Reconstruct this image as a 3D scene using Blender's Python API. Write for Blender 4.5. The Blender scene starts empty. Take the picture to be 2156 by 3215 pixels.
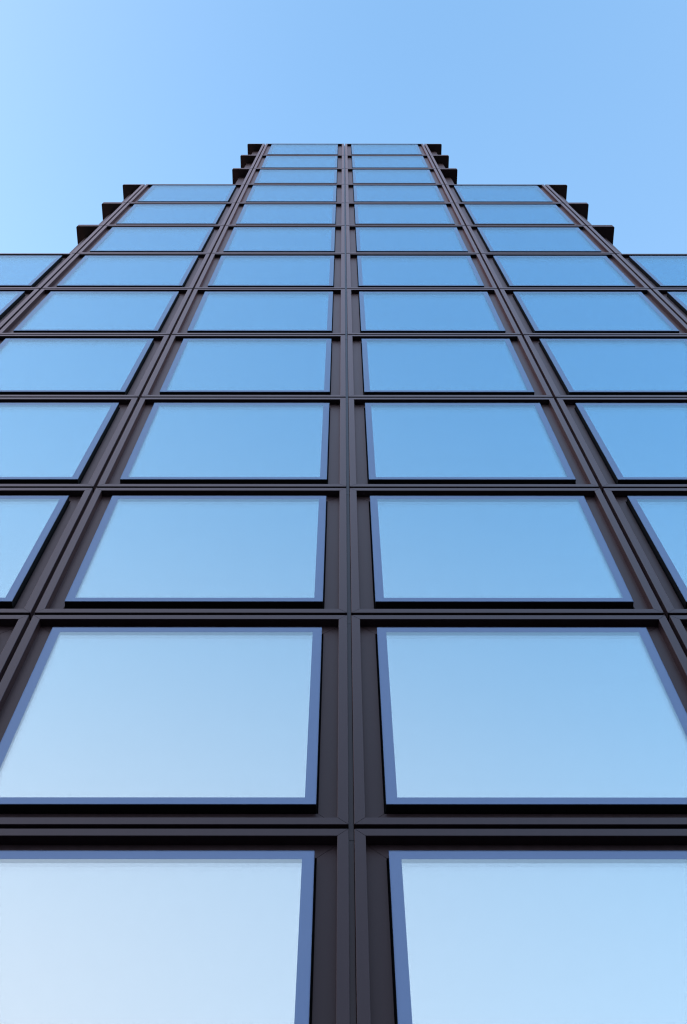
import bpy, bmesh, math, random
from mathutils import Matrix, Vector
random.seed(4)
S = bpy.context.scene
COL = S.collection
R = math.radians

# ------------------------------------------------------------------ camera
F_PX, IMG_H = 3800.0, 3215.0
TH, YAW, ROLL = 1.16174396, 0.00157133, -0.00095069
CAM = Vector((-0.0622, -5.4332, 1.60))
cam_d = bpy.data.cameras.new("camera")
cam = bpy.data.objects.new("camera", cam_d)
COL.objects.link(cam)
cam_d.sensor_fit = 'VERTICAL'
cam_d.sensor_height = 24.0
cam_d.sensor_width = 24.0
cam_d.lens = F_PX / IMG_H * 24.0
cam_d.clip_start, cam_d.clip_end = 0.05, 3000
fw = Vector((math.sin(YAW) * math.cos(TH), math.cos(YAW) * math.cos(TH), math.sin(TH)))
r0 = Vector((math.cos(YAW), -math.sin(YAW), 0))
u0 = r0.cross(fw)
c, s = math.cos(ROLL), math.sin(ROLL)
rr, uu = c * r0 + s * u0, -s * r0 + c * u0
cam.matrix_world = Matrix(((rr.x, uu.x, -fw.x, CAM.x), (rr.y, uu.y, -fw.y, CAM.y), (rr.z, uu.z, -fw.z, CAM.z), (0, 0, 0, 1)))
S.camera = cam

# ------------------------------------------------------------------ sky and sun (low, to the left and behind the tower: the front is in open shade)
SUN_EL, SUN_AZ = R(9), R(-30)          # azimuth clockwise from +Y (the way the camera faces)
world = bpy.data.worlds.new("World")
S.world = world
world.use_nodes = True
wn = world.node_tree
bg = wn.nodes["Background"]
sky = wn.nodes.new("ShaderNodeTexSky")
sky.sky_type = 'NISHITA'
sky.sun_disc = False
sky.sun_elevation = SUN_EL
sky.sun_rotation = SUN_AZ
sky.air_density, sky.dust_density, sky.ozone_density = 1.5, 0.5, 3.3
# city haze: the clear sky pales towards the horizon
geo = wn.nodes.new("ShaderNodeTexCoord")
sep = wn.nodes.new("ShaderNodeSeparateXYZ")
wn.links.new(geo.outputs["Generated"], sep.inputs[0])


def wmath(op, a, b, clamp=False):
    n = wn.nodes.new("ShaderNodeMath")
    n.operation = op
    n.use_clamp = clamp
    for k, v in enumerate((a, b)):
        if hasattr(v, "links"):
            wn.links.new(v, n.inputs[k])
        else:
            n.inputs[k].default_value = v
    return n.outputs[0]


low = wmath('SUBTRACT', 1.0, sep.outputs[2], True)
haze_low = wmath('MULTIPLY', low, 0.68)
# and a thin veil lies over the western part of the sky (to the left of and behind the camera)
v1 = wmath('ADD', wmath('MULTIPLY', sep.outputs[0], -0.47), wmath('MULTIPLY', sep.outputs[1], -0.275))
v2 = wmath('ADD', v1, wmath('MULTIPLY', sep.outputs[2], -0.25))
veil = wmath('MULTIPLY', wmath('POWER', wmath('ADD', v2, 0.300, True), 1.7), 3.2)
haze_f = wmath('ADD', haze_low, veil, True)
hz = wn.nodes.new("ShaderNodeMix")
hz.data_type = 'RGBA'
wn.links.new(haze_f, hz.inputs[0])
wn.links.new(sky.outputs[0], hz.inputs[6])
hz.inputs[7].default_value = (1.24, 1.48, 1.90, 1)
wn.links.new(hz.outputs[2], bg.inputs[0])
bg.inputs[1].default_value = 0.15
sun_d = bpy.data.lights.new("sun", 'SUN')
sun = bpy.data.objects.new("sun", sun_d)
COL.objects.link(sun)
sun_d.energy, sun_d.angle, sun_d.color = 2.5, R(0.5), (1.0, 0.9, 0.78)
sdir = Vector((math.sin(SUN_AZ) * math.cos(SUN_EL), math.cos(SUN_AZ) * math.cos(SUN_EL), math.sin(SUN_EL)))
sun.rotation_euler = (-sdir).to_track_quat('-Z', 'Y').to_euler()
sun.location = (-30, 30, 80)
S.view_settings.view_transform = 'Standard'
S.view_settings.look = 'None'
S.view_settings.exposure = 2.43
S.view_settings.gamma = 1.0
S.cycles.filter_width = 1.2
S.cycles.max_bounces = 16
S.cycles.glossy_bounces = 8
S.cycles.transparent_max_bounces = 16


# ------------------------------------------------------------------ materials
def new_mat(name):
    m = bpy.data.materials.new(name)
    m.use_nodes = True
    return m, m.node_tree, m.node_tree.nodes["Principled BSDF"]


def metal_mat(name, col, rough, spec=0.5, vary=0.15, sheen=0.70):
    m, nt, p = new_mat(name)
    tc = nt.nodes.new("ShaderNodeTexCoord")
    mp = nt.nodes.new("ShaderNodeMapping")
    mp.inputs["Scale"].default_value = (9, 9, 0.6)
    n1 = nt.nodes.new("ShaderNodeTexNoise")
    n1.inputs["Scale"].default_value = 1.3
    n1.inputs["Detail"].default_value = 6
    info = nt.nodes.new("ShaderNodeObjectInfo")
    add = nt.nodes.new("ShaderNodeVectorMath")
    add.operation = 'ADD'
    sc = nt.nodes.new("ShaderNodeVectorMath")
    sc.operation = 'SCALE'
    sc.inputs[3].default_value = 1.0
    nt.links.new(info.outputs["Location"], sc.inputs[0])
    nt.links.new(tc.outputs["Object"], add.inputs[0])
    nt.links.new(sc.outputs[0], add.inputs[1])
    nt.links.new(add.outputs[0], mp.inputs[0])
    nt.links.new(mp.outputs[0], n1.inputs["Vector"])
    ramp = nt.nodes.new("ShaderNodeMapRange")
    ramp.inputs[1].default_value, ramp.inputs[2].default_value = 0.3, 0.7
    ramp.inputs[3].default_value, ramp.inputs[4].default_value = 1 - vary, 1 + vary
    nt.links.new(n1.outputs[0], ramp.inputs[0])
    mul = nt.nodes.new("ShaderNodeVectorMath")
    mul.operation = 'SCALE'
    mul.inputs[0].default_value = col
    nt.links.new(ramp.outputs[0], mul.inputs[3])
    nt.links.new(mul.outputs[0], p.inputs["Base Color"])
    rr_ = nt.nodes.new("ShaderNodeMapRange")
    rr_.inputs[3].default_value, rr_.inputs[4].default_value = rough - 0.05, rough + 0.05
    nt.links.new(n1.outputs[0], rr_.inputs[0])
    nt.links.new(rr_.outputs[0], p.inputs["Roughness"])
    p.inputs["Specular IOR Level"].default_value = spec
    p.inputs["Specular Tint"].default_value = (1.0, 0.80, 0.82, 1)
    # fine powder-coat grain
    n2 = nt.nodes.new("ShaderNodeTexNoise")
    n2.inputs["Scale"].default_value = 260
    bump = nt.nodes.new("ShaderNodeBump")
    bump.inputs["Strength"].default_value = 0.06
    bump.inputs["Distance"].default_value = 0.002
    nt.links.new(tc.outputs["Object"], n2.inputs["Vector"])
    nt.links.new(n2.outputs[0], bump.inputs["Height"])
    nt.links.new(bump.outputs[0], p.inputs["Normal"])
    # bronze anodising: a warm sheen that strengthens towards grazing angles
    lw = nt.nodes.new("ShaderNodeLayerWeight")
    lw.inputs[0].default_value = 0.5
    pw = nt.nodes.new("ShaderNodeMath")
    pw.operation = 'POWER'
    pw.inputs[1].default_value = 4.5
    nt.links.new(lw.outputs["Facing"], pw.inputs[0])
    ml = nt.nodes.new("ShaderNodeMath")
    ml.operation = 'MULTIPLY'
    ml.inputs[1].default_value = sheen
    nt.links.new(pw.outputs[0], ml.inputs[0])
    gl = nt.nodes.new("ShaderNodeBsdfGlossy")
    gl.inputs["Color"].default_value = (1.0, 0.56, 0.47, 1)
    gl.inputs["Roughness"].default_value = 0.33
    mx = nt.nodes.new("ShaderNodeMixShader")
    nt.links.new(ml.outputs[0], mx.inputs[0])
    nt.links.new(p.outputs[0], mx.inputs[1])
    nt.links.new(gl.outputs[0], mx.inputs[2])
    nt.links.new(mx.outputs[0], nt.nodes["Material Output"].inputs[0])
    return m


M_FRAME = metal_mat("bronze_frame_metal", (0.022, 0.013, 0.017), 0.40, 0.38)
M_RECESS = metal_mat("bronze_recess_metal", (0.025, 0.014, 0.016), 0.46, 0.33, sheen=0.45)
M_FIN = metal_mat("bronze_fin_metal", (0.024, 0.014, 0.013), 0.5, 0.4)
M_STRIP = metal_mat("bronze_joint_metal", (0.022, 0.014, 0.014), 0.30, 0.35, sheen=0.12)

m, nt, p = new_mat("black_gasket_rubber")
p.inputs["Base Color"].default_value = (0.004, 0.004, 0.005, 1)
p.inputs["Roughness"].default_value = 0.7
p.inputs["Specular IOR Level"].default_value = 0.2
M_BLACK = m
m, nt, p = new_mat("dark_wall_lining")
p.inputs["Base Color"].default_value = (0.008, 0.008, 0.009, 1)
p.inputs["Roughness"].default_value = 0.8
p.inputs["Specular IOR Level"].default_value = 0.2
M_WALL = m


def outer_glass_mat():
    m, nt, p = new_mat("clear_outer_glass")
    nt.nodes.remove(p)
    out = nt.nodes["Material Output"]
    geo_ = nt.nodes.new("ShaderNodeNewGeometry")
    ior = nt.nodes.new("ShaderNodeMapRange")           # both faces of the sheet reflect like an outer face
    ior.inputs[3].default_value, ior.inputs[4].default_value = 1.34, 1 / 1.34
    nt.links.new(geo_.outputs["Backfacing"], ior.inputs[0])
    fr = nt.nodes.new("ShaderNodeFresnel")
    nt.links.new(ior.outputs[0], fr.inputs["IOR"])
    tr = nt.nodes.new("ShaderNodeBsdfTransparent")
    tr.inputs[0].default_value = (0.96, 0.98, 0.985, 1)
    gl = nt.nodes.new("ShaderNodeBsdfGlossy")
    gl.inputs["Roughness"].default_value = 0.0
    gl.inputs[0].default_value = (1, 1, 1, 1)
    mx = nt.nodes.new("ShaderNodeMixShader")
    nt.links.new(fr.outputs[0], mx.inputs[0])
    nt.links.new(tr.outputs[0], mx.inputs[1])
    nt.links.new(gl.outputs[0], mx.inputs[2])
    nt.links.new(mx.outputs[0], out.inputs[0])
    return m


def coat_glass_mat(name, share):
    """solar-control coating: silvery face on, blue at grazing angles; share = how much it reflects, the rest passes"""
    m, nt, p = new_mat(name)
    nt.nodes.remove(p)
    lw = nt.nodes.new("ShaderNodeLayerWeight")
    lw.inputs[0].default_value = 0.5                   # facing = 1 - cos(angle)
    mr = nt.nodes.new("ShaderNodeMapRange")
    mr.interpolation_type = 'SMOOTHSTEP'
    mr.inputs[1].default_value, mr.inputs[2].default_value = 0.30, 0.85
    nt.links.new(lw.outputs["Facing"], mr.inputs[0])
    mx = nt.nodes.new("ShaderNodeMix")
    mx.data_type = 'RGBA'
    mx.inputs[6].default_value = (0.80, 0.79, 0.75, 1)
    mx.inputs[7].default_value = (0.42, 0.73, 0.86, 1)
    nt.links.new(mr.outputs[0], mx.inputs[0])
    gl = nt.nodes.new("ShaderNodeBsdfGlossy")
    gl.inputs["Roughness"].default_value = 0.0
    nt.links.new(mx.outputs[2], gl.inputs[0])
    out = nt.nodes["Material Output"]
    if share < 1:
        tr = nt.nodes.new("ShaderNodeBsdfTransparent")
        ms = nt.nodes.new("ShaderNodeMixShader")
        ms.inputs[0].default_value = share
        nt.links.new(tr.outputs[0], ms.inputs[1])
        nt.links.new(gl.outputs[0], ms.inputs[2])
        nt.links.new(ms.outputs[0], out.inputs[0])
    else:
        nt.links.new(gl.outputs[0], out.inputs[0])
    return m


def frit_mat():
    m, nt, p = new_mat("blue_grey_frit_border")
    p.inputs["Base Color"].default_value = (0.18, 0.245, 0.42, 1)
    p.inputs["Roughness"].default_value = 0.25
    p.inputs["Specular IOR Level"].default_value = 0.0
    return m


M_OUTER, M_COAT, M_FRIT = outer_glass_mat(), coat_glass_mat("solar_coated_inner_glass", 1.0), frit_mat()
M_SEMI = coat_glass_mat("solar_coated_middle_glass", 0.48)


def ground_mat(name, col, scale):
    m, nt, p = new_mat(name)
    tc = nt.nodes.new("ShaderNodeTexCoord")
    n = nt.nodes.new("ShaderNodeTexNoise")
    n.inputs["Scale"].default_value = scale
    n.inputs["Detail"].default_value = 8
    mr = nt.nodes.new("ShaderNodeMapRange")
    mr.inputs[3].default_value, mr.inputs[4].default_value = 0.7, 1.3
    sc = nt.nodes.new("ShaderNodeVectorMath")
    sc.operation = 'SCALE'
    sc.inputs[0].default_value = col
    nt.links.new(tc.outputs["Object"], n.inputs["Vector"])
    nt.links.new(n.outputs[0], mr.inputs[0])
    nt.links.new(mr.outputs[0], sc.inputs[3])
    nt.links.new(sc.outputs[0], p.inputs["Base Color"])
    p.inputs["Roughness"].default_value = 0.85
    return m


# ------------------------------------------------------------------ mesh helpers
def link(name, bm, mats, parent=None, kind=None):
    me = bpy.data.meshes.new(name)
    bm.normal_update()
    bm.to_mesh(me)
    bm.free()
    for mm in mats:
        me.materials.append(mm)
    o = bpy.data.objects.new(name, me)
    COL.objects.link(o)
    if parent:
        o.parent = parent
    if kind:
        o["kind"] = kind
    return o


def box(bm, x0, x1, y0, y1, z0, z1, mi=0):
    v = [bm.verts.new(q) for q in ((x0, y0, z0), (x1, y0, z0), (x1, y1, z0), (x0, y1, z0), (x0, y0, z1), (x1, y0, z1), (x1, y1, z1), (x0, y1, z1))]
    for f in ((3, 2, 1, 0), (4, 5, 6, 7), (0, 1, 5, 4), (1, 2, 6, 5), (2, 3, 7, 6), (3, 0, 4, 7)):
        bm.faces.new([v[k] for k in f]).material_index = mi


def ring(bm, w, h, prof, mi=0, gap=0.0, closed=True):
    """Sweep a profile [(offset inwards, depth)] round a w x h rectangle standing in the XZ plane (centre x=0, base z=0).
    Four mitred bars, each shortened by gap/2 at its mitres."""
    corners = ((-1, 0), (1, 0), (1, 1), (-1, 1))

    def pt(k, o, y, slide):
        sx, top = corners[k]
        x = sx * (w / 2 - o)
        z = (h - o) if top else o
        return Vector((x, y, z)) + slide

    for k in range(4):
        k2 = (k + 1) % 4
        d = ((1, 0, 0), (0, 0, 1), (-1, 0, 0), (0, 0, -1))[k]
        d = Vector(d) * (gap / 2)
        A = [bm.verts.new(pt(k, o, y, d)) for o, y in prof]
        B = [bm.verts.new(pt(k2, o, y, -d)) for o, y in prof]
        n = len(prof)
        for i in range(n if closed else n - 1):
            j = (i + 1) % n
            bm.faces.new((A[i], B[i], B[j], A[j])).material_index = mi
        if closed:
            bm.faces.new(A[::-1]).material_index = mi
            bm.faces.new(B).material_index = mi


def quad(bm, x0, x1, z0, z1, y, mi=0):
    v = [bm.verts.new(q) for q in ((x0, y, z0), (x1, y, z0), (x1, y, z1), (x0, y, z1))]
    bm.faces.new(v).material_index = mi


# ------------------------------------------------------------------ the facade grid
W = 3.0
H1, H2 = 3.43626, 3.15825
Z10 = CAM.z + 13.27105
ROW = [Z10 + (10 - i) * H1 for i in range(11)] + [Z10 - H2, Z10 - 2 * H2, Z10 - 3 * H2]   # seam heights, roof first
GX, GZ = 0.041, 0.047                    # open joints between units
FL, REC, SLOT, DEP = 0.0787, 0.155, 0.013, 0.078
FRIT = 0.084
BACK = 0.135


def half_cols(i):                        # half width of the tower in bays at storey i (0 = topmost)
    return 1 if i < 3 else 2 if i < 6 else 3 if i < 9 else 4


def unit_meshes(h):
    """window frame (mesh of its own), gasket, pane: all with the unit's base centre at the origin, front at y=0"""
    w, hh = W - GX, h - GZ
    a = bmesh.new()
    c = 0.003
    ring(a, w, hh, [(0, c), (c, 0), (FL - c, 0), (FL, c), (FL, DEP + 0.03), (0, DEP + 0.03)], 0, 0.004)
    e = FL + REC - SLOT
    ring(a, w, hh, [(FL + 0.001, DEP), (e - 0.002, DEP), (e, DEP + 0.002), (e, DEP + 0.03), (FL + 0.001, DEP + 0.03)], 1, 0.004)
    g = bmesh.new()
    o = FL + REC
    ring(g, w, hh, [(o, 0.008), (o + 0.006, 0.008), (o + 0.006, BACK - 0.002), (o, BACK - 0.002)], 0, 0.0)
    q = bmesh.new()
    x, z0, z1 = w / 2 - o, o, hh - o
    ring(q, w, hh, [(o, 0.001), (o, 0.008)], 1, 0.0, closed=False)   # ground edge of the front sheet
    quad(q, -x, x, z0, z1, 0.001, 0)                      # outer sheet
    # frit print on its inner face
    X2, a0, a1 = x - FRIT, z0 + FRIT, z1 - FRIT
    quad(q, -x, x, z0, a0, 0.006, 1)
    quad(q, -x, x, a1, z1, 0.006, 1)
    quad(q, -x, -X2, a0, a1, 0.006, 1)
    quad(q, X2, x, a0, a1, 0.006, 1)
    quad(q, -X2, X2, a0, a1, 0.0065, 3)                   # half-reflecting coat behind the print
    quad(q, -x + 0.006, x - 0.006, z0 + 0.006, z1 - 0.006, 0.024, 2)                      # coated inner sheet
    return a, g, q


tower = bpy.data.objects.new("stepped_tower", None)
COL.objects.link(tower)
tower["label"] = "dark bronze stepped office tower with mirrored blue windows rising in narrowing tiers to the sky"
tower["category"] = "building"

protos = {}


def proto(kind, h):
    a, g, q = unit_meshes(h)
    win = link("window", a, [M_FRAME, M_RECESS], tower)
    gk = link("gasket", g, [M_BLACK], win)
    pn = link("pane", q, [M_OUTER, M_FRIT, M_COAT, M_SEMI], win)
    protos[kind] = win
    return win


def place_window(kind, h, x, z):
    if kind not in protos:
        win = proto(kind, h)
        win.location = (x, 0, z)
        return win
    src = protos[kind]
    win = src.copy()
    COL.objects.link(win)
    win.parent = tower
    win.location = (x, 0, z)
    for ch in src.children:
        d = ch.copy()
        COL.objects.link(d)
        d.parent = win
    return win


PLINTH = 0.35
for i in range(14):
    n = half_cols(i)
    if i < 13:
        z0, z1 = ROW[i + 1], ROW[i]
    else:
        z0, z1 = PLINTH, ROW[13]
    kind = "tall" if i < 10 else "low" if i < 13 else "ground"
    for k in range(-n, n):
        place_window(kind, z1 - z0, (k + 0.5) * W, z0 + GZ / 2)

# vertical joint strips: one per bay line, jointed just below each storey seam
for k in range(-4, 5):
    top = next(i for i in range(14) if half_cols(i) >= abs(k))
    bm = bmesh.new()
    zs = [ROW[top] - 0.02] + [ROW[i] - 0.075 for i in range(top + 1, 14)] + [PLINTH]
    for za, zb in zip(zs, zs[1:]):
        box(bm, k * W - GX / 2 + 0.001, k * W + GX / 2 - 0.004, 0.068, DEP + 0.03, zb + 0.006, za)
    link("joint_strip", bm, [M_STRIP], tower)

# body of each tier: a lining right behind the units, the corner return panels and the deep mass
TIERS = [(0, 3, 1), (3, 6, 2), (6, 9, 3), (9, 14, 4)]
SIDE, PANEL_Y, FIN_OUT, TOWER_D = 0.46, 0.27, 0.675, 13.0
for (i0, i1, n) in TIERS:
    zt = ROW[i0] - 0.012
    zb = 0.0 if i1 == 14 else ROW[i1] - 0.012
    ex = n * W
    bm = bmesh.new()
    box(bm, -ex - 0.02, ex + 0.02, BACK, PANEL_Y + 0.02, zb, zt, 1)
    box(bm, -ex - SIDE, ex + SIDE, PANEL_Y, TOWER_D, zb, zt, 0)
    link("wall", bm, [M_RECESS, M_WALL], tower)
    for sd in (-1, 1):
        # corner post, cut at each storey seam
        bm = bmesh.new()
        xa, xb = sd * (ex + GX / 2), sd * (ex + GX / 2 + FL)
        for i in range(i0, i1):
            lo = ROW[i + 1] if i < 13 else 0.0
            box(bm, min(xa, xb), max(xa, xb), 0.0, PANEL_Y - 0.004, lo + GZ / 2, ROW[i] - (GZ / 2 if i else 0.02))
        link("corner_post", bm, [M_FRAME], tower)
        # projecting floor edges on the flank
        for i in range(i0, i1):
            bm = bmesh.new()
            bands = [(ROW[i] - GZ / 2 - FL, ROW[i] - GZ / 2)]
            if i > i0:
                bands.append((ROW[i] + GZ / 2, ROW[i] + GZ / 2 + FL))
            for z0, z1 in bands:
                xo, xi, ch = ex + FIN_OUT, ex + GX / 2 + FL + 0.002, 0.025
                plan = [(xi, 0.002), (xo - ch, 0.002), (xo, ch), (xo, TOWER_D), (xi, TOWER_D)]
                lo = [bm.verts.new((sd * a, b, z0)) for a, b in plan]
                hi = [bm.verts.new((sd * a, b, z1)) for a, b in plan]
                bm.faces.new(lo[::-1] if sd > 0 else lo)
                bm.faces.new(hi if sd > 0 else hi[::-1])
                for j in range(5):
                    k2 = (j + 1) % 5
                    f = (lo[j], lo[k2], hi[k2], hi[j])
                    bm.faces.new(f if sd > 0 else f[::-1])
            if len(bands) == 2:       # dark filler in the joint between the two plates
                box(bm, min(sd * (ex + 0.12), sd * (ex + FIN_OUT - 0.05)), max(sd * (ex + 0.12), sd * (ex + FIN_OUT - 0.05)), 0.03, TOWER_D - 0.05, bands[0][1], bands[1][0])
            link("side_fin", bm, [M_FIN], tower)
bm = bmesh.new()
box(bm, -4 * W - SIDE, 4 * W + SIDE, 0.02, 0.12, 0.0, PLINTH)
link("plinth", bm, [M_RECESS], tower)

# ------------------------------------------------------------------ the ground the tower stands on
bm = bmesh.new()
quadv = [bm.verts.new(q) for q in ((-1500, -1500, -0.13), (1500, -1500, -0.13), (1500, 1500, -0.13), (-1500, 1500, -0.13))]
bm.faces.new(quadv)
link("road", bm, [ground_mat("asphalt", (0.045, 0.045, 0.047), 3.0)], None, "structure")
bm = bmesh.new()
box(bm, -60, 60, -9.0, 30.0, -0.126, -0.004)
link("pavement", bm, [ground_mat("paving_stone", (0.16, 0.155, 0.15), 1.5)], None, "structure")
